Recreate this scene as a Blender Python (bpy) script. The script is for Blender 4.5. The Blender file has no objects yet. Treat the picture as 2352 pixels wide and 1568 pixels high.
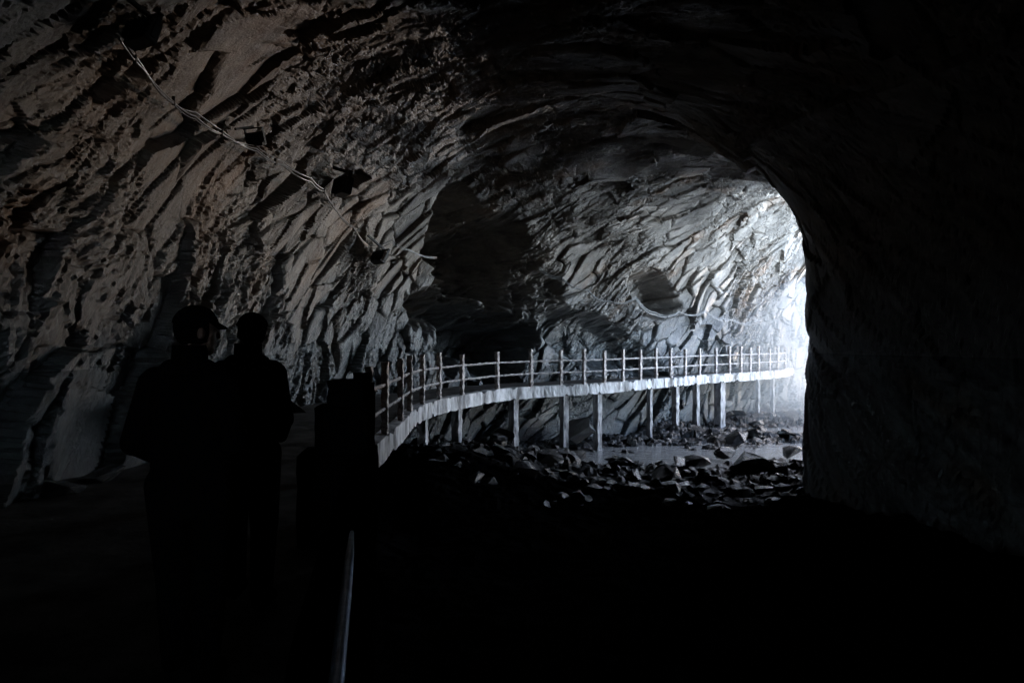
import bpy, bmesh, math, random, time
import numpy as np
from mathutils import Vector, Matrix
random.seed(7)
scene=bpy.context.scene
scene.view_settings.view_transform='Standard'
scene.view_settings.look='None'
scene.view_settings.exposure=0
COL=scene.collection
F=1699.0; CZ=1.62
# ------------------------------------------------------------------ noise
U=np.uint32
def hsh(ix,iy,iz,seed):
    h=ix*U(374761393)+iy*U(668265263)+iz*U(2246822519)+U((seed*974634777)&0xFFFFFFFF)
    h=(h^(h>>U(13)))*U(1274126177)
    h=(h^(h>>U(16)))*U(2246822519)
    return h^(h>>U(15))
def vnoise(p,seed=0):
    i=np.floor(p).astype(np.int32); f=(p-i).astype(np.float32); f=f*f*(3-2*f); i=i.view(np.uint32) if i.flags.c_contiguous else i.astype(np.uint32)
    r=0; X0,Y0,Z0=i[:,0],i[:,1],i[:,2]
    for a in (0,1):
        wx=f[:,0] if a else 1-f[:,0]
        for b in (0,1):
            wxy=wx*(f[:,1] if b else 1-f[:,1])
            for c in (0,1):
                wz=f[:,2] if c else 1-f[:,2]
                r=r+wxy*wz*((hsh(X0+U(a),Y0+U(b),Z0+U(c),seed)>>U(8)).astype(np.float32)*np.float32(1/16777215))
    return r*2-1
def fbm(p,seed=0,o=4):
    p=np.ascontiguousarray(p,dtype=np.float32)
    r=0;a=1
    for k in range(o):
        r=r+a*vnoise(p,seed+k*17); p=p*np.float32(2.03)+np.float32(3.1); a*=.5
    return r
def facet(q,seed):
    q=np.ascontiguousarray(q,dtype=np.float32)
    i=np.ascontiguousarray(np.floor(q-.5).astype(np.int32))
    n=len(q)
    best=np.full(n,1e9,np.float32); sec=best.copy(); val=np.zeros(n,np.float32); off=val.copy()
    k=np.float32(1/1023)
    for a in (0,1):
        for b in (0,1):
            for c in (0,1):
                X,Y,Z=i[:,0]+a,i[:,1]+b,i[:,2]+c
                h=hsh(X.astype(np.uint32),Y.astype(np.uint32),Z.astype(np.uint32),seed)
                h1=(h&U(1023)).astype(np.float32)*k;h2=((h>>U(10))&U(1023)).astype(np.float32)*k;h3=((h>>U(20))&U(1023)).astype(np.float32)*k
                dx=q[:,0]-X-(.15+.7*h1);dy=q[:,1]-Y-(.15+.7*h2);dz=q[:,2]-Z-(.15+.7*h3)
                d=dx*dx+dy*dy+dz*dz
                v=((h1*7.13)%1-.5)*dx+((h2*5.71)%1-.5)*dy+((h3*9.37)%1-.5)*dz
                o=((h1+h2*3.3+h3*2.1)*4.7)%1-.5
                m=d<best
                sec=np.where(m,best,np.minimum(sec,d))
                best=np.where(m,d,best);val=np.where(m,v,val);off=np.where(m,o,off)
    return off,val,np.sqrt(sec)-np.sqrt(best)
def cat(P,n):
    P=np.array(P,float); m=len(P); t=np.asarray(n,float)
    i=np.clip(np.floor(t).astype(int),0,m-2); f=(t-i)[:,None]
    p0=P[np.maximum(i-1,0)];p1=P[i];p2=P[i+1];p3=P[np.minimum(i+2,m-1)]
    return .5*((2*p1)+(-p0+p2)*f+(2*p0-5*p1+4*p2-p3)*f**2+(-p0+3*p1-3*p2+p3)*f**3)
def grid_mesh(name,V,nu,nv,smooth=True):
    me=bpy.data.meshes.new(name)
    idx=np.arange(nu*nv).reshape(nu,nv)
    q=np.stack([idx[:-1,:-1],idx[1:,:-1],idx[1:,1:],idx[:-1,1:]],-1).reshape(-1,4)
    me.vertices.add(len(V)); me.vertices.foreach_set('co',V.astype(np.float32).ravel())
    me.loops.add(q.size); me.loops.foreach_set('vertex_index',q.astype(np.int32).ravel())
    me.polygons.add(len(q)); me.polygons.foreach_set('loop_start',np.arange(0,q.size,4,dtype=np.int32))
    me.polygons.foreach_set('loop_total',np.full(len(q),4,dtype=np.int32))
    me.polygons.foreach_set('use_smooth',np.full(len(q),smooth,dtype=bool))
    me.update(calc_edges=True)
    return me
# strata basis
n_=np.array([.15,.74,-.66]);n_/=np.linalg.norm(n_)
s1=np.array([.1,.66,.75]);s1-=n_*s1.dot(n_);s1/=np.linalg.norm(s1)
s2=np.cross(n_,s1)
B=np.stack([n_,s1,s2],1)
# ------------------------------------------------------------------ materials
def new_mat(name):
    m=bpy.data.materials.new(name); m.use_nodes=True
    nt=m.node_tree; return m,nt,nt.nodes['Principled BSDF']
def nd(nt,t,**k):
    n=nt.nodes.new(t)
    for a,b in k.items(): setattr(n,a,b)
    return n
def ramp(nt,src,stops):
    r=nd(nt,'ShaderNodeValToRGB'); e=r.color_ramp.elements
    while len(e)<len(stops): e.new(.5)
    for el,(p,c) in zip(e,stops):
        el.position=p; el.color=(*c,1) if len(c)==3 else c
    nt.links.new(src,r.inputs[0]); return r
def noise(nt,vec,scale,detail=6,rough=.6,dist=0):
    n=nd(nt,'ShaderNodeTexNoise'); n.inputs['Scale'].default_value=scale
    n.inputs['Detail'].default_value=detail; n.inputs['Roughness'].default_value=rough
    n.inputs['Distortion'].default_value=dist
    if vec: nt.links.new(vec,n.inputs['Vector'])
    return n
def rock_mat(name,c,wetz=True,bump=1.0,scale=1.0,strata=True,rough=.5,spec=.5,far_glint=False):
    m,nt,b=new_mat(name)
    b.inputs['Specular IOR Level'].default_value=spec
    tc=nd(nt,'ShaderNodeTexCoord'); src=tc.outputs['Object']
    cb=nd(nt,'ShaderNodeCombineXYZ')
    for k,(vec,sc) in enumerate(((n_,3.2),(s1,1.0),(s2,1.4))):
        vm=nd(nt,'ShaderNodeVectorMath',operation='DOT_PRODUCT'); nt.links.new(src,vm.inputs[0])
        vm.inputs[1].default_value=tuple(vec*sc if strata else (np.eye(3)[k]*1.5)); nt.links.new(vm.outputs['Value'],cb.inputs[k])
    st=cb.outputs[0]
    n1=noise(nt,st,.7*scale,8,.65,.15)
    r=ramp(nt,n1.outputs['Fac'],[(.3,c[0]),(.5,c[1]),(.72,c[2])])
    n2=noise(nt,st,.22*scale,6,.65)
    r2=ramp(nt,n2.outputs['Fac'],[(.54,(0,0,0)),(.66,(.8,.8,.8))])
    mix=nd(nt,'ShaderNodeMixRGB'); nt.links.new(r2.outputs[0],mix.inputs[0]); nt.links.new(r.outputs[0],mix.inputs[1])
    mix.inputs[2].default_value=(c[1][0]*1.3,c[1][1]*.95,c[1][2]*.7,1)
    out=mix.outputs[0]
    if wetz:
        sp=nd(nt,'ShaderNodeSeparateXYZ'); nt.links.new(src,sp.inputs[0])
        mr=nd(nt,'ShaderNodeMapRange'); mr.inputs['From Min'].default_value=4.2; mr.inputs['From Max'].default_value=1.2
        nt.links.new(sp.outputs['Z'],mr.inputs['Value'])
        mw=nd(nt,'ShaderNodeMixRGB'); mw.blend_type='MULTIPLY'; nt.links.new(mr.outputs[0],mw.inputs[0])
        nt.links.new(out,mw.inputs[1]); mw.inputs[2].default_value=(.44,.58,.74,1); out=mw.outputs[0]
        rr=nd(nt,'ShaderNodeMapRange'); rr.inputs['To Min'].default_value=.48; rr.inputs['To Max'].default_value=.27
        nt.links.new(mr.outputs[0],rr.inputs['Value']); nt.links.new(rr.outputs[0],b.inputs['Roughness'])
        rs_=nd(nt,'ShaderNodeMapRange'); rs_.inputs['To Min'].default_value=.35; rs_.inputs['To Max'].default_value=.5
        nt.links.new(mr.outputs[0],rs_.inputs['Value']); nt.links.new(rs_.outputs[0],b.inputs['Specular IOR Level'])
    else: b.inputs['Roughness'].default_value=rough
    if far_glint:
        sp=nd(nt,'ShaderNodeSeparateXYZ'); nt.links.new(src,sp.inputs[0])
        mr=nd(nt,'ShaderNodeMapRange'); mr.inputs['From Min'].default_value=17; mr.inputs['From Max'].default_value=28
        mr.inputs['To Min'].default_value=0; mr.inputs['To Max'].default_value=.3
        nt.links.new(sp.outputs['Y'],mr.inputs['Value']); nt.links.new(mr.outputs[0],b.inputs['Specular IOR Level'])  # specular ramped over Y: glints added far off, foreground kept dark
    nt.links.new(out,b.inputs['Base Color'])
    n3=noise(nt,st,2.3*scale,10,.68,.0)
    n4=noise(nt,src,34*scale,5,.75)
    b1=nd(nt,'ShaderNodeBump'); b1.inputs['Strength'].default_value=.9*bump; b1.inputs['Distance'].default_value=.09
    nt.links.new(n3.outputs['Fac'],b1.inputs['Height'])
    b2=nd(nt,'ShaderNodeBump'); b2.inputs['Strength'].default_value=.6*bump; b2.inputs['Distance'].default_value=.03
    nt.links.new(n4.outputs['Fac'],b2.inputs['Height']); nt.links.new(b1.outputs[0],b2.inputs['Normal'])
    nt.links.new(b2.outputs[0],b.inputs['Normal'])
    return m
def simple_mat(name,col,rough=.6,metal=0,var=.25,scale=8,bump=.3,dist=.01,stretch=(1,1,1),spec=.5,w=.2):
    m,nt,b=new_mat(name)
    b.inputs['Specular IOR Level'].default_value=spec
    tc=nd(nt,'ShaderNodeTexCoord'); mp=nd(nt,'ShaderNodeMapping'); mp.inputs['Scale'].default_value=stretch
    nt.links.new(tc.outputs['Object'],mp.inputs[0])
    n=noise(nt,mp.outputs[0],scale,6,.65)
    r=ramp(nt,n.outputs['Fac'],[(.5-w,tuple(x*(1-var) for x in col)),(.5+w,tuple(min(1,x*(1+var)) for x in col))])
    nt.links.new(r.outputs[0],b.inputs['Base Color'])
    b.inputs['Roughness'].default_value=rough; b.inputs['Metallic'].default_value=metal
    bp=nd(nt,'ShaderNodeBump'); bp.inputs['Strength'].default_value=bump; bp.inputs['Distance'].default_value=dist
    nt.links.new(n.outputs['Fac'],bp.inputs['Height']); nt.links.new(bp.outputs[0],b.inputs['Normal'])
    return m
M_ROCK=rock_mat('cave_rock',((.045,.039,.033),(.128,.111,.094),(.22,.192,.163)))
M_BED=rock_mat('riverbed_rock',((.0015,.0015,.0015),(.0035,.0035,.0035),(.008,.008,.008)),wetz=False,bump=.8,strata=False,rough=.4,spec=0,far_glint=True)
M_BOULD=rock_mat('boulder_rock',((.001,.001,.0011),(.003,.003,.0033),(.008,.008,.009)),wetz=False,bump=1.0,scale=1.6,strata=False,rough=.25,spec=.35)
M_LITCOPY=rock_mat('boulder_lit_copy',((.10,.10,.10),(.22,.22,.22),(.35,.35,.35)),wetz=False,bump=1.0,scale=1.6,strata=False,rough=.35,spec=.5)  # lit copy of the boulder rock, its brightness put into the colour
M_CONC=simple_mat('concrete_weathered',(.32,.325,.335),.7,0,.85,3.2,1,.06,(1,1,.3),w=.13)
M_PILL=simple_mat('concrete_pillar',(.25,.25,.26),.7,0,.8,5,1,.05,(1,1,.35),w=.15)
M_DARKC=simple_mat('concrete_near_black',(.002,.002,.0023),.8,0,.4,6,.6,.02,spec=0)  # near-black concrete for parapet, pier and the nearest posts and rails
M_DECK=simple_mat('deck_concrete',(.07,.066,.062),.7,0,.7,2.2,.8,.03,spec=.02)
M_POST=simple_mat('railing_concrete',(.33,.30,.292),.6,0,.7,10,1,.03,w=.14)
M_RAIL=simple_mat('railing_bar',(.27,.255,.255),.5,0,.75,12,1,.03,w=.15)
M_CABLE=simple_mat('cable_sheath',(.06,.06,.06),.3,0,.4,10,.1)
M_CABLE2=simple_mat('cable_sheath_pale',(.12,.12,.12),.3,0,.6,6,.1)
M_BLACK=simple_mat('lamp_housing_black',(.004,.004,.004),.5,0,.2,20,.2,spec=.3)
M_GLASS=simple_mat('lamp_glass',(.06,.065,.07),.1,0,.1,5,0)
M_STEEL=simple_mat('pipe_steel',(.16,.22,.32),.38,.7,.7,5,.4,.004,w=.2)
M_JACKET=simple_mat('jacket_dark',(.0022,.0022,.0026),.95,0,.3,30,.5,.01,spec=0)
M_TROUS=simple_mat('trousers_dark',(.002,.002,.0023),.95,0,.3,30,.5,.01,spec=0)
M_SKIN=simple_mat('skin',(.07,.045,.034),.6,0,.1,20,.1,spec=.1)
M_SHOE=simple_mat('shoe_leather',(.002,.002,.002),.6,0,.2,20,.2,spec=0)
M_HAIR=simple_mat('hair_black',(.002,.002,.002),.8,0,.3,60,.6,.01,(1,1,.2),spec=0)
M_CAP=simple_mat('cap_cloth',(.0022,.0022,.0028),.9,0,.2,60,.4,.004,spec=0)
def obj(name,me,mat=None,parent=None,loc=None):
    o=bpy.data.objects.new(name,me); COL.objects.link(o)
    if mat and me: 
        me.materials.clear(); me.materials.append(mat)
    if parent: o.parent=parent
    if loc is not None: o.location=loc
    return o
def tag(o,label,cat,group=None):
    o['label']=label;o['category']=cat
    if group:o['group']=group
    return o
# ------------------------------------------------------------------ cave
ST=[
(-.5,-12,.5,-12,3,2),(-4.5,-10,6.5,-10,6,2.3),(-5.4,-4,9.5,-4,7.8,2.4),(-5.4,0,10.8,0,8.1,2.5),(-5.3,5,11.2,5,8.2,2.5),(-5.2,9,10.6,9,8.2,2.6),
(-5.2,13,9.0,12.8,8.2,2.8),(-5.0,17,7.6,15.6,8.15,3.1),(-4.0,21,7.08,17.4,8.05,3.2),(-2.0,24.4,7.5,18.6,8.0,2.8),(.6,27.0,8.1,19.6,7.9,2.4),
(3.6,28.9,8.7,20.5,7.8,2.1),(6.6,31.4,9.4,21.3,7.8,2.0),(9.4,34.3,10.2,22.0,7.9,2.0),(12.0,37.5,11.1,22.6,8.1,2.0),(14.3,40.6,12.1,23.1,8.5,2.0),(18.2,45.0,13.2,23.6,9.2,2.1),(23,49.5,14.4,24.0,10,2.3)]
tt=np.concatenate([np.linspace(0,4,80,endpoint=False),np.linspace(4,16,1120,endpoint=False),np.linspace(16,17,70)])
S=cat(ST,tt)
vv=np.concatenate([np.linspace(0,.2,150,endpoint=False),np.linspace(.2,.62,480,endpoint=False),np.linspace(.62,1,110)])
nu,nv=len(tt),len(vv)
Lx,Ly,Rx,Ry,H,SP=[S[:,k][:,None] for k in range(6)]
v=vv[None,:]
a=np.clip((v-.2)/.62,0,1)*math.pi
s=(1-np.cos(a))/2
z=np.where(v<.2,-3.3+(SP+3.3)*(v/.2),np.where(v>.82,SP-(SP+3.3)*((v-.82)/.18),SP+(H-SP)*np.sin(a)))
P=np.stack([Lx+(Rx-Lx)*s,Ly+(Ry-Ly)*s,z],-1)
du=np.gradient(P,axis=0);dv=np.gradient(P,axis=1)
N=np.cross(du,dv);N/=np.linalg.norm(N,axis=-1,keepdims=True)+1e-9
P=P.reshape(-1,3);N=N.reshape(-1,3)
ctr=np.repeat(np.stack([(Lx+Rx)[:,0]/2,(Ly+Ry)[:,0]/2,np.full(nu,1.5)],-1),nv,axis=0)
sg=np.sign(((ctr-P)*N).sum(1)).mean()
if sg<0:N=-N
warp=np.stack([fbm(P*.4,11,2),fbm(P*.4,22,2),fbm(P*.4,33,2)],1)
W=P+warp*.3
W2=W+np.stack([fbm(P*1.9,41,2),fbm(P*1.9,42,2),fbm(P*1.9,43,2)],1)*.03
disp=.28*fbm(P*.22,5,3)
WB=W@B; W2B=W2@B
up=np.clip((P[:,2]-4.5)/2.0,0,1)
ph=WB[:,0]/.75+1.0*fbm(WB*np.array([.3,.10,.06]),61,3); fr=ph-np.floor(ph)
am=np.clip(.6+.9*fbm(P*.3,62,2),0,1)
disp+=(.13+.34*up)*am*(fr-.5)
ph=W2B[:,0]/.27+.8*fbm(W2B*np.array([.6,.22,.08]),63,3); fr=ph-np.floor(ph)
am=np.clip(.45+1.2*fbm(P*.6,64,2),0,1)
disp+=(.06+.12*up)*am*(fr-.5)
o,t,e=facet(WB/np.array([1.4,3.4,3.8]),100); disp+=.16*o+.58*t
o,t,e=facet(W2B/np.array([.5,1.7,2.6]),200); disp+=(1-.35*up)*(.13*o+.40*t-.07*np.exp(-(e/.05)**2))
gate=np.clip(.55+1.4*fbm(P*.45,66,2),.08,1)*(1-.3*up)
o,t,e=facet(W2B/np.array([.20,.60,.8]),300); disp+=gate*(.07*o+.19*t)-gate*.03*np.exp(-(e/.06)**2)
o,t,e=facet(W2B/np.array([.10,.28,.30]),400); disp+=gate*(.03*o+.09*t)
o,t,e=facet(W2B/np.array([.065,.15,.14]),700); disp+=gate*(.014*o+.04*t)
rs=np.repeat((np.arange(nv)>nv-92)[None,:],nu,0).ravel()
disp=np.where(rs,disp*.35,disp)
P2=P+N*disp[:,None]
def recess(P2,c,al,ra,rz,depth,soft=.5):
    al=np.array(al)/np.linalg.norm(al); out=np.array([-al[1],al[0],0])
    d=P2-np.array(c); A=(d@al)/ra; Z=(d[:,2]+.25*(d@al))/rz; O=d@out
    r=np.sqrt(A*A+Z*Z)+.42*fbm(P2*.55,91,5)
    w=np.clip((1.2-r)/soft,0,1); w=w*w*(3-2*w)
    w=w*(np.abs(O)<4.5)
    return P2+out*(w*depth)[:,None]
P2=recess(P2,(-.7,25.0,4.2),(.72,.69,0),2.6,1.5,3.8,1.0)
P2=recess(P2,(-1.2,25.2,1.6),(.72,.69,0),2.5,1.4,2.6)
P2=recess(P2,(5.8,31.0,3.4),(.76,.65,0),1.5,.7,1.3,.9)
P2=recess(P2,(3.4,29.0,1.3),(.76,.65,0),2.6,.9,1.3,.8)
cave_me=grid_mesh('cave_wall',P2,nu,nv,False)
cave=obj('cave_wall',cave_me,M_ROCK)
tag(cave,'rough grey brown schist cave wall and vaulted ceiling around a river passage','cave')
def ray(px,py):
    return Vector(((px-1176)/F,1,(775-py)/F)).normalized()
def hit(px,py):
    d=ray(px,py)
    ok,loc,nor,_=cave.ray_cast(Vector((0,0,CZ)),d)
    return (loc-Vector((0,0,CZ))).length if ok else 25.0
# ------------------------------------------------------------------ ground + water
xs=np.concatenate([[-600,-200,-60,-20],np.linspace(-8,26,425),[32,45,80,200,600]])
ys=np.concatenate([[-600,-200,-60,-20],np.linspace(-13,10,100,endpoint=False),np.linspace(10,50,590),[60,90,200,600]])
X,Y=np.meshgrid(xs,ys,indexing='ij')
G=np.stack([X.ravel(),Y.ravel(),np.zeros(X.size)],1)
ch=np.exp(-((G[:,1]-(24.6+.1*(G[:,0]-3)))/2.6)**2)*1/(1+np.exp(-(G[:,0]-2.2)*1.5))
ch=np.maximum(ch,.9*np.exp(-((G[:,1]-31.5)/1.8)**2)*(1/(1+np.exp(-(G[:,0]-8)*1.5))))
hz=.19*fbm(G*.6,3,4)
wv=.15*np.stack([fbm(G*1.2,8,2),fbm(G*1.2,9,2),0*hz],1)
nf=np.clip((G[:,1]-11)/9,.25,1)
o,t,e=facet((G+wv)/np.array([.5,.38,1])+.5,500); hz=hz+nf*(.20*o+.32*t)
o,t,e=facet(G/np.array([.2,.16,1])+.5,600); hz=hz+nf*(.09*o+.12*t)
mound=1.15*np.exp(-((G[:,0]+1.6)**2/7+(G[:,1]-18.3)**2/16))
G[:,2]=-2.15+hz-.52*ch+mound
outd=((G[:,0]-14.4)*25.5-(G[:,1]-24)*8.6)/26.9
G[:,2]-=np.clip(outd-2,0,None)*.24
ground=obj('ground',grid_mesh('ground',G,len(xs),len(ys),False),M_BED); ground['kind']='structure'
ground['label']='dark wet stony riverbed with broken slabs'
mw,nt,b=new_mat('river_water')
b.inputs['Base Color'].default_value=(.2,.205,.205,1);b.inputs['Roughness'].default_value=.08
tc=nd(nt,'ShaderNodeTexCoord');n=noise(nt,tc.outputs['Object'],3.5,5,.65)
bp=nd(nt,'ShaderNodeBump');bp.inputs['Strength'].default_value=.8;bp.inputs['Distance'].default_value=.08
nt.links.new(n.outputs['Fac'],bp.inputs['Height']);nt.links.new(bp.outputs[0],b.inputs['Normal'])
wx=np.linspace(-3,17,60);wy=np.linspace(12,46,40);X,Y=np.meshgrid(wx,wy,indexing='ij')
water=obj('water',grid_mesh('water',np.stack([X.ravel(),Y.ravel(),np.full(X.size,-2.37)],1),60,40),mw);water['kind']='structure'
water['label']='shallow still stream between stones'
bpy.context.view_layer.update()
def gz(x,y):
    ok,loc,_,_=ground.ray_cast(Vector((x,y,20)),Vector((0,0,-1)))
    return loc.z if ok else -2.2
# ------------------------------------------------------------------ walkway
EDGE=[(.7,-3.5),(.55,-1.2),(.25,.4),(-.2,1.5),(-.42,2.1),(-.66,3.4),(-1.1,6),(-1.6,8.4),(-2.0,10.6),(-2.06,12.3),(-2.1,14.3),(-2.17,16.1),(-2.1,17.8),(-1.83,19.2),(-1.33,20.7),(-.38,22.9),(.7,24.2),(1.65,24.9),(2.5,25.5),(3.3,26.2),(4.1,27.1),(4.9,28.0),(5.67,28.9),(6.4,29.6),(7.2,30.5),(8.05,31.5),(9.0,32.4),(9.8,33.1),(10.5,33.7),(11.05,34.2),(11.6,34.7),(12.4,35.5),(13.1,36.3),(13.9,37.5),(14.9,39.2)]
NE=412
E=cat(EDGE,np.linspace(0,len(EDGE)-1,NE))
T=np.gradient(E,axis=0);T/=np.linalg.norm(T,axis=1,keepdims=True)
NL=np.stack([-T[:,1],T[:,0]],1)
wid=np.interp(E[:,1],[-4,5,10,16,19,22,25,40],[5.5,4.4,3.6,3.0,2.6,2.3,2.1,2.0])
walk=bpy.data.objects.new('elevated_walkway',None);COL.objects.link(walk)
tag(walk,'concrete walkway on slender pillars following the rock wall above the riverbed','walkway')
def strip(name,prof_fn,mat,parent,closed=True,rng=None):
    bm=bmesh.new();rows=[]
    ids=range(len(E)) if rng is None else rng
    for i in ids:
        rows.append([bm.verts.new(c) for c in prof_fn(i)])
    m=len(rows[0])
    for r0,r1 in zip(rows[:-1],rows[1:]):
        for k in range(m if closed else m-1):
            bm.faces.new((r0[k],r0[(k+1)%m],r1[(k+1)%m],r1[k]))
    if closed:
        bm.faces.new(rows[0]);bm.faces.new(rows[-1][::-1])
    bmesh.ops.recalc_face_normals(bm,faces=bm.faces)
    me=bpy.data.meshes.new(name);bm.to_mesh(me);bm.free()
    return obj(name,me,mat,parent)
def pt(i,off,z): 
    return (E[i,0]+NL[i,0]*off,E[i,1]+NL[i,1]*off,z)
strip('deck',lambda i:[pt(i,.2,-.002),pt(i,wid[i],-.002),pt(i,wid[i],-.2),pt(i,.2,-.2)],M_DECK,walk)
rj=np.random.RandomState(3).rand(NE,4)
def beam(i):
    j=rj[i]*.022; k=.02 if (i%22)<1 else 0
    c=.09*max(0,rj[i,0]-.8)/.2
    return [pt(i,.2,.03),pt(i,-.02+k,.03-j[0]-c),pt(i,-.03+k+j[1],-.10),pt(i,-.03+k+j[2],-.28),pt(i,-.02+k,-.37+j[3]+c),pt(i,.2,-.38)]
strip('edge_beam',beam,M_CONC,walk,rng=range(100,NE))
def near_i(ratio):
    r=E[:,0]/np.maximum(E[:,1],.1); r[:230]=np.where(E[:230,1]<17.5,9,r[:230])
    return int(np.argmin(np.abs(r-ratio)))
def rough_box(name,w,d,z0,z1,mat,parent,loc,rot=0,segs=8,jit=.015,foot=0,bev=.01,seed=0):
    rr=random.Random(seed);bm=bmesh.new();rows=[]
    for k in range(segs+1):
        f=k/segs;zz=z0+(z1-z0)*f
        e=foot*max(0,1-f/.22) if foot else 0
        row=[]
        for sx,sy in((-1,-1),(0,-1),(1,-1),(1,0),(1,1),(0,1),(-1,1),(-1,0)):
            c=.97 if sx and sy else 1
            row.append(bm.verts.new((sx*(w/2+e)*c+rr.uniform(-jit,jit),sy*(d/2+e)*c+rr.uniform(-jit,jit),zz)))
        rows.append(row)
    for a0,a1 in zip(rows[:-1],rows[1:]):
        for k in range(8): bm.faces.new((a0[k],a0[(k+1)%8],a1[(k+1)%8],a1[k]))
    bm.faces.new(rows[0][::-1]);bm.faces.new(rows[-1])
    me=bpy.data.meshes.new(name);bm.to_mesh(me);bm.free()
    o=obj(name,me,mat,parent,loc);o.rotation_euler=(0,0,rot);return o
for k,px in enumerate([989,1067,1192,1303,1385,1505,1562,1610,1663,1751,1785]):
    i=near_i((px-1176)/F)
    x,y,_=pt(i,.22,0)
    w=.23 if px!=1663 else .36
    if px>1700 or px in(1505,): w=.17
    rough_box('support_pillar',w,w,gz(x,y)-.4,-.36,M_PILL,walk,(x,y,0),math.atan2(T[i,1],T[i,0]),14,.014,.08 if k>2 else .02,seed=k)
# ------------------------------------------------------------------ railing
rail=bpy.data.objects.new('railing',None);COL.objects.link(rail)
tag(rail,'pale concrete post and double bar railing along the walkway edge','railing')
posts=[]
Ei=cat(EDGE,np.arange(8,34).astype(float))
for k in range(26):
    x,y=Ei[k]; i=int(np.argmin((E[:,0]-x)**2+(E[:,1]-y)**2))
    p=pt(i,.06,0);posts.append((p[0],p[1],i))
extra=[]
for y in(7.0,8.8):
    i=int(np.argmin(np.abs(E[:,1]-y)));p=pt(i,.1,0);extra.append((p[0],p[1],i))
for k,(x,y,i) in enumerate(extra):
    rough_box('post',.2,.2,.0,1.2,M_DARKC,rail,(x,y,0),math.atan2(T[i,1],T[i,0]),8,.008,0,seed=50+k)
rr=random.Random(5)
for k,(x,y,i) in enumerate(posts):
    rough_box('post',.11,.11,.0,1.18+rr.uniform(-.04,.06),M_POST,rail,(x,y,0),math.atan2(T[i,1],T[i,0]),20,.015,0,seed=k)
allp=extra+posts
def tube(name,pts,r,mat,parent=None,seg=8,jit=0,seed=0):
    rr=random.Random(seed);bm=bmesh.new();rows=[]
    pts=[Vector(p) for p in pts]
    for k,p in enumerate(pts):
        t=(pts[min(k+1,len(pts)-1)]-pts[max(k-1,0)]).normalized()
        up=Vector((0,0,1)) if abs(t.z)<.9 else Vector((1,0,0))
        a=t.cross(up).normalized();b=a.cross(t)
        R=r*(1+rr.uniform(-jit,jit))
        rows.append([bm.verts.new(p+(a*math.cos(2*math.pi*q/seg)+b*math.sin(2*math.pi*q/seg))*R) for q in range(seg)])
    for r0,r1 in zip(rows[:-1],rows[1:]):
        for q in range(seg):
            f=bm.faces.new((r0[q],r0[(q+1)%seg],r1[(q+1)%seg],r1[q]));f.smooth=seg>5
    bm.faces.new(rows[0][::-1]);bm.faces.new(rows[-1])
    bmesh.ops.recalc_face_normals(bm,faces=bm.faces)
    me=bpy.data.meshes.new(name);bm.to_mesh(me);bm.free()
    return obj(name,me,mat,parent)
for k in range(len(allp)-1):
    a=allp[k];b=allp[k+1]
    for z in(.84,.44):
        n=13
        pts=[(a[0]+(b[0]-a[0])*f/n,a[1]+(b[1]-a[1])*f/n,z+rr.uniform(-.008,.008)) for f in range(n+1)]
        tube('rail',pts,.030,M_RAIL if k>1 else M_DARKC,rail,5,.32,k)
# ------------------------------------------------------------------ parapet + pier + pipe
def edge_at(y): return int(np.argmin(np.abs(E[:,1]-y)))
i0,i1=edge_at(-2.5),edge_at(5.7)
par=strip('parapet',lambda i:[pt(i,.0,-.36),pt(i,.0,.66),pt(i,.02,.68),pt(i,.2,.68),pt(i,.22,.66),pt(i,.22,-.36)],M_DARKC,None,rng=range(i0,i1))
tag(par,'low dark concrete parapet wall bordering the walkway','parapet')
pier=bpy.data.objects.new('stone_pier',None);COL.objects.link(pier);pier.location=(-1.40,6.0,0)
tag(pier,'stepped dark concrete pier standing at the end of the parapet','pier')
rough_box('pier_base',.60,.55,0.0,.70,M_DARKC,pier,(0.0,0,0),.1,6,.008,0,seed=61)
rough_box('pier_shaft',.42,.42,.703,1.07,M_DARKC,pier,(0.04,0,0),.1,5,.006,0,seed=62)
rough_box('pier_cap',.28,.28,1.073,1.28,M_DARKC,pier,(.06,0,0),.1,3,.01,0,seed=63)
pp=[Vector((-.78,3.6,.66)).lerp(Vector((-.465,1.95,.695)),f/8) for f in range(9)]+[Vector((-.34,1.5,.7)),Vector((-.15,1.0,.7))]
pipe=tube('water_pipe',pp,.022,M_STEEL,None,12,.0);tag(pipe,'thin dull steel pipe lying along the top of the parapet','pipe')
# ------------------------------------------------------------------ boulders
rk=[]
for k in range(14):
    rr=random.Random(k+90);bm=bmesh.new()
    for _ in range(11):
        d=Vector((rr.gauss(0,1),rr.gauss(0,1),rr.gauss(0,1))).normalized()
        bm.verts.new((d.x*.5,d.y*rr.uniform(.3,.42),d.z*(.14+.09*(k%3))))
    bmesh.ops.convex_hull(bm,input=bm.verts)
    for vtx in [q for q in bm.verts if not q.link_faces]: bm.verts.remove(vtx)
    bmesh.ops.bevel(bm,geom=bm.edges[:],offset=.006,segments=1,affect='EDGES')
    bmesh.ops.triangulate(bm,faces=bm.faces[:])
    bmesh.ops.subdivide_edges(bm,edges=[e for e in bm.edges if e.calc_length()>.1],cuts=1,use_grid_fill=True)
    for q in bm.verts: q.co+=Vector((rr.uniform(-1,1),rr.uniform(-1,1),rr.uniform(-1,1)))*.010
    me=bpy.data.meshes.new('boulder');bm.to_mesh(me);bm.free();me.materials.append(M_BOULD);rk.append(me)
rr=random.Random(12);cnt=0
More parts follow.
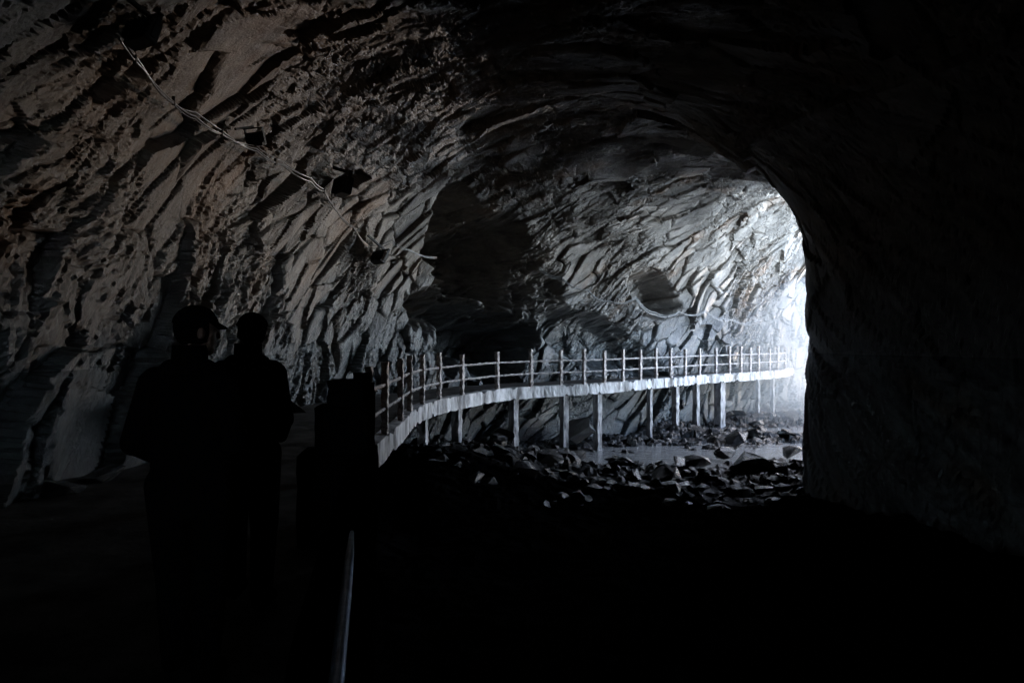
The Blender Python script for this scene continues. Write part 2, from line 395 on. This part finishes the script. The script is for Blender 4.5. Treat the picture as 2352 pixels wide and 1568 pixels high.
def boulder(x,y,z,s,rot,me,label='dark wet angular boulder resting on the riverbed',sc=(1,1,1)):
    o=bpy.data.objects.new('boulder',me);COL.objects.link(o);o.location=(x,y,z)
    o.scale=(s*sc[0],s*sc[1],s*sc[2]);o.rotation_euler=rot
    tag(o,label,'boulder','boulders strewn over the riverbed');return o
while cnt<272:
    y=rr.uniform(16,38) if cnt>110 else rr.uniform(15.5,24)
    x=rr.uniform(-3,.42*y+1) if cnt>110 else rr.uniform(-3,5)
    i=int(np.argmin((E[:,0]-x)**2+(E[:,1]-y)**2))
    side=(x-E[i,0])*NL[i,0]+(y-E[i,1])*NL[i,1]
    if side>(1.6 if y>20 else -.35) : continue
    inch=math.exp(-((y-(24.6+.1*(x-3)))/2.2)**2)*(x>2)
    if rr.random()<inch*.45: continue
    s=.24+rr.random()**2.1*1.0
    if inch>.4: s*=.7
    if y<19: s=min(s,.6)
    if side>-.4: s=min(s,.8)
    boulder(x,y,gz(x,y)+s*.08,s,(rr.uniform(-.55,.55),rr.uniform(-.55,.55),rr.uniform(0,6.28)),rr.choice(rk));cnt+=1
for (px,py,s) in[(1540,1075,1.4),(1600,1064,1.0),(1730,1072,1.7),(1665,1036,.8),(1250,1060,1.3),(1420,1052,.9),(1820,1036,.8),(1130,1060,.8)]:
    d=(CZ+2.1)*F/(py-775)
    boulder((px-1176)/F*d,d,-2.17+s*.04,s,(rr.uniform(-.1,.1),rr.uniform(-.1,.1),rr.uniform(-.4,.4)),rr.choice(rk),'large dark flat slab boulder lying in the riverbed')
pm=rk[8].copy();pm.materials.clear();pm.materials.append(M_LITCOPY)
boulder(2.45,26.6,-1.75,1.5,(.75,.25,.5),pm,'wet slab of rock leaning under the walkway, painted pale as if lit',(.75,1.2,1.6))
for k in range(14):
    y=6.2+k*.75;s=rr.uniform(.3,.65)
    boulder(-4.85+rr.uniform(-.2,.2),y,.06*s,s,(rr.uniform(-.3,.3),rr.uniform(-.3,.3),rr.uniform(0,6.28)),rr.choice(rk),'dark angular fallen rock at the foot of the wall',(1,1,1.3))
# ------------------------------------------------------------------ cables + floodlights
def cable(pxl,name,label,off=.10,sag=5,r=.010,mat=None):
    dense=[]
    for (x0,y0),(x1,y1) in zip(pxl[:-1],pxl[1:]):
        n=max(2,int(math.hypot(x1-x0,y1-y0)/9))
        for f in range(n):
            t=f/n;dense.append((x0+(x1-x0)*t,y0+(y1-y0)*t+sag*4*t*(1-t)))
    dense.append(pxl[-1])
    D=np.array([min(hit(x,y),hit(x+4,y-6),hit(x-4,y+6)) for x,y in dense])
    k=7;Dp=np.pad(D,k,mode='edge')
    M=np.array([Dp[i:i+2*k+1].min() for i in range(len(D))])
    Mp=np.pad(M,k,mode='edge');M=np.array([Mp[i:i+2*k+1].mean() for i in range(len(D))])
    M=np.minimum(M,D-.06)-off
    root=None
    for sidx in(0,1,2):
        pts=[]
        for q,((x,y),d) in enumerate(zip(dense,M)):
            p=Vector((0,0,CZ))+ray(x,y)*d
            if sidx: p+=Vector((0,0,.06*math.sin(q*(.23 if sidx==1 else .11)+sidx)+.02))
            pts.append(p)
        o=tube(name if root is None else 'cable_strand',pts,r*(1 if sidx<2 else .6),mat or M_CABLE,root,6,0)
        if root is None: root=o;tag(o,label,'cable');base=pts
    for q in range(6,len(base)-4,14):
        tube('cable_clip',[base[q]+Vector((0,0,-.04)),base[q]+Vector((0,0,.07))],.022,M_BLACK,root,6)
    return base
cable([(275,90),(330,160),(400,235),(450,268),(510,308),(590,342),(650,380),(715,418),(745,440),(775,485),(812,520),(850,570)],'electric_cable','pale electric cable bundle sagging across the rock wall',r=.013)
cable([(850,570),(900,556),(940,575),(1003,590)],'electric_cable','pale electric cable running into the dark rock recess',r=.012,mat=M_CABLE2)
cable([(1235,615),(1290,640),(1350,665),(1400,690),(1460,684),(1505,722),(1560,716),(1620,714),(1680,735),(1750,740)],'electric_cable','pale electric cable looped above the walkway',sag=9,r=.015,mat=M_CABLE2)
def box_bm(bm,sx,sy,sz,c):
    r=bmesh.ops.create_cube(bm,size=1)
    for v_ in r['verts']: v_.co=Vector((v_.co.x*sx+c[0],v_.co.y*sy+c[1],v_.co.z*sz+c[2]))
def mk(name,boxes,mat,parent,bev=.006):
    bm=bmesh.new()
    for (s_,c) in boxes: box_bm(bm,*s_,c)
    bmesh.ops.bevel(bm,geom=bm.edges[:],offset=bev,segments=2,affect='EDGES')
    me=bpy.data.meshes.new(name);bm.to_mesh(me);bm.free();return obj(name,me,mat,parent)
for (px,py,s,yaw,pitch) in[(790,430,1.6,-60,-12),(872,592,1.3,-40,-30),(588,320,.9,-20,20),(330,80,1.1,-30,-20)]:
    d=min(hit(px+u_,py+w_) for u_ in(-15,0,15) for w_ in(-12,0,12))-.4
    e=bpy.data.objects.new('floodlight',None);COL.objects.link(e);e.location=Vector((0,0,CZ))+ray(px,py)*d
    e.rotation_euler=(math.radians(pitch),0,math.radians(yaw));e.scale=(s,s,s)
    tag(e,'unlit black floodlight bracketed to the rock beside the cable','floodlight','floodlights fixed along the cable')
    mk('housing',[((.34,.14,.24),(0,0,0))]+[((.012,.06,.2),(x_,-.10,0)) for x_ in(-.12,-.06,0,.06,.12)],M_BLACK,e)
    mk('glass',[((.29,.012,.19),(0,.078,0))],M_GLASS,e,.003)
    mk('bracket',[((.02,.05,.26),(-.19,0,.05)),((.02,.05,.26),(.19,0,.05)),((.42,.05,.02),(0,0,.19)),((.04,.5,.04),(0,-.24,.22))],M_BLACK,e,.003)
# ------------------------------------------------------------------ people
tb=bmesh.new();bmesh.ops.create_uvsphere(tb,u_segments=16,v_segments=10,radius=1)
SPV=np.array([v_.co[:] for v_ in tb.verts]);SPF=[[q.index for q in f.verts] for f in tb.faces];tb.free()
def person(loc,yaw,head_yaw,sc,label,cap,wide=1.0):
    VV=[];FF=[];cnt=[0]
    def ball(c,r,s=(1,1,1),rot=0):
        q=SPV*np.array(s)*r
        if rot:
            cr,sr=math.cos(rot),math.sin(rot);q=np.stack([q[:,0]*cr-q[:,1]*sr,q[:,0]*sr+q[:,1]*cr,q[:,2]],1)
        VV.append(q+np.array(c[:]));FF.extend([[k+cnt[0] for k in f] for f in SPF]);cnt[0]+=len(SPV)
    def limb(a,b,ra,rb,sx=1,sy=1,n=6):
        a=Vector(a);b=Vector(b)
        L=(b-a).length;n=max(n,int(L/max(.3*min(ra,rb),.004)));n=min(n,16)
        for k in range(n+1):
            f=k/n;ball(a.lerp(b,f),ra+(rb-ra)*f,(sx,sy,1))
    for sx,fy in((-1,.10),(1,-.10)):
        limb((sx*.095,0,.92),(sx*.11,fy*.5+.02,.50),.11,.085)
        limb((sx*.11,fy*.5+.02,.50),(sx*.115,fy,.10),.082,.066)
        limb((sx*.115,fy-.03,.055),(sx*.125,fy+.15,.045),.05,.04)
    prof=[(.80,.19,.13),(.90,.19,.135),(1.0,.18,.13),(1.12,.18,.13),(1.25,.19,.135),(1.36,.19,.13),(1.43,.155,.11)]
    for (z0,a0,b0),(z1,a1,b1) in zip(prof[:-1],prof[1:]):
        for k in range(5):
            f=k/5;aa=a0+(a1-a0)*f;ball((0,0,z0+(z1-z0)*f),1,(aa,b0+(b1-b0)*f,.045))
    limb((-.15,0,1.41),(.15,0,1.41),.075,.075)
    limb((-.08,0,1.46),(.08,0,1.46),.06,.06)
    limb((0,0,1.44),(0,.02,1.58),.062,.055)
    for sx in(-1,1):
        limb((sx*.17,0,1.40),(sx*.235,-.05,1.13),.070,.062)
        limb((sx*.235,-.05,1.13),(sx*.15,.17,1.0),.058,.042)
        w=Vector((sx*.15,.17,1.0));pd=Vector((-sx*.75,.6,-.15)).normalized()
        limb(w,w+pd*.05,.03,.03);ball(w+pd*.085,.04,(1,.7,1))
        side=Vector((0,0,1))
        for fi,(off,Ln) in enumerate([(.03,.075),(.01,.085),(-.01,.08),(-.03,.062)]):
            r0=w+pd*.11+side*off
            m1=r0+pd*Ln*.5;m2=m1+(pd*.5+Vector((-sx*.5,-.5,0))).normalized()*Ln*.35;m3=m2+Vector((-sx*.2,-1,0)).normalized()*Ln*.25
            limb(r0,m1,.0095,.009,n=5);limb(m1,m2,.009,.0085,n=4);limb(m2,m3,.0085,.0075,n=4)
        t0=w+pd*.05+side*.03
        limb(t0,t0+Vector((-sx*.02,.01,.045)),.012,.01,n=4);limb(t0+Vector((-sx*.02,.01,.045)),t0+Vector((-sx*.045,.02,.062)),.01,.009,n=4)
    hc=Vector((.02,.03,1.645));Rz=Matrix.Rotation(head_yaw,3,'Z')
    def hp(x_,y_,z_): return hc+Rz@Vector((x_,y_,z_))
    ball(hc+Vector((0,0,.02)),1,(.077,.094,.095),head_yaw)
    ball(hp(0,.02,-.035),1,(.062,.075,.075),head_yaw)
    ball(hp(0,.055,-.085),1,(.035,.035,.028),head_yaw)
    ball(hp(0,.1,-.01),1,(.011,.016,.026),head_yaw);ball(hp(0,.108,-.022),1,(.014,.012,.011),head_yaw)
    ball(hp(0,.09,-.052),1,(.024,.01,.006),head_yaw);ball(hp(0,.089,-.063),1,(.02,.01,.006),head_yaw)
    for sx in(-1,1):
        ball(hp(sx*.08,0,-.005),1,(.011,.02,.032),head_yaw)
        ball(hp(sx*.03,.088,.012),1,(.014,.01,.008),head_yaw)
        ball(hp(sx*.03,.09,.03),1,(.022,.01,.006),head_yaw)
    me=bpy.data.meshes.new('tmp');me.from_pydata(np.concatenate(VV).tolist(),[],FF)
    tmp=bpy.data.objects.new('tmp',me);COL.objects.link(tmp)
    md=tmp.modifiers.new('r','REMESH');md.mode='VOXEL';md.voxel_size=.008;md.use_smooth_shade=True
    sm=tmp.modifiers.new('s','SMOOTH');sm.iterations=3;sm.factor=.5
    dg=bpy.context.evaluated_depsgraph_get()
    m2=bpy.data.meshes.new_from_object(tmp.evaluated_get(dg));m2.name='person'
    bpy.data.objects.remove(tmp)
    o=obj('person',m2)
    m2.materials.clear()
    for mm in(M_SKIN,M_JACKET,M_TROUS,M_SHOE): m2.materials.append(mm)
    n=len(m2.polygons);c=np.zeros(n*3,dtype=np.float32);m2.polygons.foreach_get('center',c);c=c.reshape(-1,3)
    mi=np.where(c[:,2]>1.53,0,np.where(c[:,2]>.79,1,np.where(c[:,2]>.1,2,3)))
    hand=(c[:,2]>.9)&(c[:,2]<1.1)&(c[:,1]>.185)
    mi=np.where(hand,0,mi);m2.polygons.foreach_set('material_index',mi.astype(np.int32))
    m2.polygons.foreach_set('use_smooth',np.ones(n,dtype=bool))
    o.location=loc;o.rotation_euler=(0,0,yaw);o.scale=(sc*wide,sc,sc)
    def shell(name,sx,sy,sz,c,mat,cut,back=True):
        b2=bmesh.new();bmesh.ops.create_uvsphere(b2,u_segments=32,v_segments=20,radius=1)
        for v_ in list(b2.verts):
            if v_.co.z<cut or (back and v_.co.y>.45 and v_.co.z<.35): b2.verts.remove(v_)
        rq=random.Random(1)
        for v_ in b2.verts:
            j=1+rq.uniform(-.015,.02); v_.co=Vector((v_.co.x*sx*j,v_.co.y*sy*j,v_.co.z*sz*j))
        for f in b2.faces:f.smooth=True
        mm=bpy.data.meshes.new(name);b2.to_mesh(mm);b2.free();h=obj(name,mm,mat,o)
        sd=h.modifiers.new('s','SOLIDIFY');sd.thickness=.006
        h.location=c;h.rotation_euler=(0,0,head_yaw);return h
    shell('hair',.083,.1,.105,hc+Vector((0,0,.02)),M_HAIR,-.8)
    if cap:
        cp=shell('cap',.094,.106,.100,hc+Vector((0,0,.030)),M_CAP,.12,False)
        b2=bmesh.new();top=[];n=12
        for k in range(n+1):
            an=math.pi*(.12+.76*k/n);ci,si=math.cos(an),math.sin(an)
            top.append((b2.verts.new((ci*.09,si*.1,.02)),b2.verts.new((ci*.088,.045+si*.105,-.005-.012*abs(ci)))))
        for a_,b_ in zip(top[:-1],top[1:]): b2.faces.new((a_[0],a_[1],b_[1],b_[0]))
        mm=bpy.data.meshes.new('cap_brim');b2.to_mesh(mm);b2.free();br=obj('cap_brim',mm,M_CAP,cp)
        sd=br.modifiers.new('s','SOLIDIFY');sd.thickness=.005
    b2=bmesh.new();rows=[]
    for z_,r_ in((1.47,.088),(1.52,.082),(1.585,.08)):
        rows.append([b2.verts.new((math.cos(q*math.pi/12)*r_,.012+math.sin(q*math.pi/12)*r_*.95,z_)) for q in range(24)])
    for r0,r1 in zip(rows[:-1],rows[1:]):
        for q in range(24): b2.faces.new((r0[q],r0[(q+1)%24],r1[(q+1)%24],r1[q]))
    mm=bpy.data.meshes.new('jacket_collar');b2.to_mesh(mm);b2.free();cl=obj('jacket_collar',mm,M_JACKET,o)
    sd=cl.modifiers.new('s','SOLIDIFY');sd.thickness=.008
    tag(o,label,'person');return o
person((-1.53,3.5,0),0,math.radians(-50),1.0,'person in dark jacket and peaked cap, hands held in front',True)
person((-1.61,4.5,0),0,math.radians(14),1.0,'person in dark jacket and cap walking beside the parapet',True,1.0)
# ------------------------------------------------------------------ mist
bm=bmesh.new();bmesh.ops.create_icosphere(bm,subdivisions=4,radius=1)
me=bpy.data.meshes.new('mist');bm.to_mesh(me);bm.free()
mist=obj('mist',me);mist.scale=(14,17,6.0);mist.location=(22.5,42,-.4);mist.rotation_euler=(0,0,math.radians(-18))
mist['kind']='stuff';mist['label']='thin pale blue mist hanging at the cave mouth'
mm=bpy.data.materials.new('mist');mm.use_nodes=True;nt=mm.node_tree;nt.nodes.clear()
vs=nd(nt,'ShaderNodeVolumeScatter');vs.inputs['Density'].default_value=.07;vs.inputs['Color'].default_value=(.72,.87,1,1);vs.inputs['Anisotropy'].default_value=.35
ou=nd(nt,'ShaderNodeOutputMaterial');nt.links.new(vs.outputs[0],ou.inputs['Volume']);me.materials.append(mm)
# ------------------------------------------------------------------ lights/world
w=bpy.data.worlds.new('World');scene.world=w;w.use_nodes=True;nt=w.node_tree
bg=nt.nodes['Background'];sky=nd(nt,'ShaderNodeTexSky');sky.sky_type='NISHITA';sky.sun_disc=False
SEL=math.radians(-6);SAZ=math.radians(46)  # negative elevation: lamp shines upward, mimicking light bounced off outside ground
sky.sun_elevation=math.radians(50);sky.sun_rotation=SAZ
tc=nd(nt,'ShaderNodeTexCoord');sp=nd(nt,'ShaderNodeSeparateXYZ');nt.links.new(tc.outputs['Generated'],sp.inputs[0])
r=ramp(nt,sp.outputs['Z'],[(0.0,(1,1,1)),(.06,(0,0,0))])
mx=nd(nt,'ShaderNodeMixRGB');nt.links.new(r.outputs[0],mx.inputs[0]);nt.links.new(sky.outputs[0],mx.inputs[1]);mx.inputs[2].default_value=(13.2,16,19,1)  # below the horizon: bright fill added to light the ceiling
nt.links.new(mx.outputs[0],bg.inputs[0]);bg.inputs[1].default_value=2.1
pl=bpy.data.lights.new('portal','AREA');pl.shape='RECTANGLE';pl.size=32;pl.size_y=24
pl.cycles.is_portal=True
po=bpy.data.objects.new('mouth_portal',pl);COL.objects.link(po)
a=Vector((14.4,24,0));b_=Vector((23,49.5,0));c=(a+b_)/2+Vector((1.2,-.4,4.0))
dirn=Vector((-(b_-a).y,(b_-a).x,0)).normalized()
po.location=c;po.rotation_euler=dirn.to_track_quat('-Z','Z').to_euler()
sl=bpy.data.lights.new('bounce_sun','SUN');sl.energy=5;sl.angle=math.radians(3);sl.color=(1,.96,.91)
so=bpy.data.objects.new('bounce_sun',sl);COL.objects.link(so)
d=Vector((-math.sin(SAZ)*math.cos(SEL),-math.cos(SAZ)*math.cos(SEL),-math.sin(SEL)))
so.rotation_euler=d.to_track_quat('-Z','Y').to_euler()
cam=bpy.data.cameras.new('camera');co=bpy.data.objects.new('camera',cam);COL.objects.link(co)
cam.lens=26;cam.sensor_width=36;cam.clip_end=3000;cam.clip_start=.05
co.location=(0,0,CZ);co.rotation_euler=(math.radians(89.7),0,0);scene.camera=co
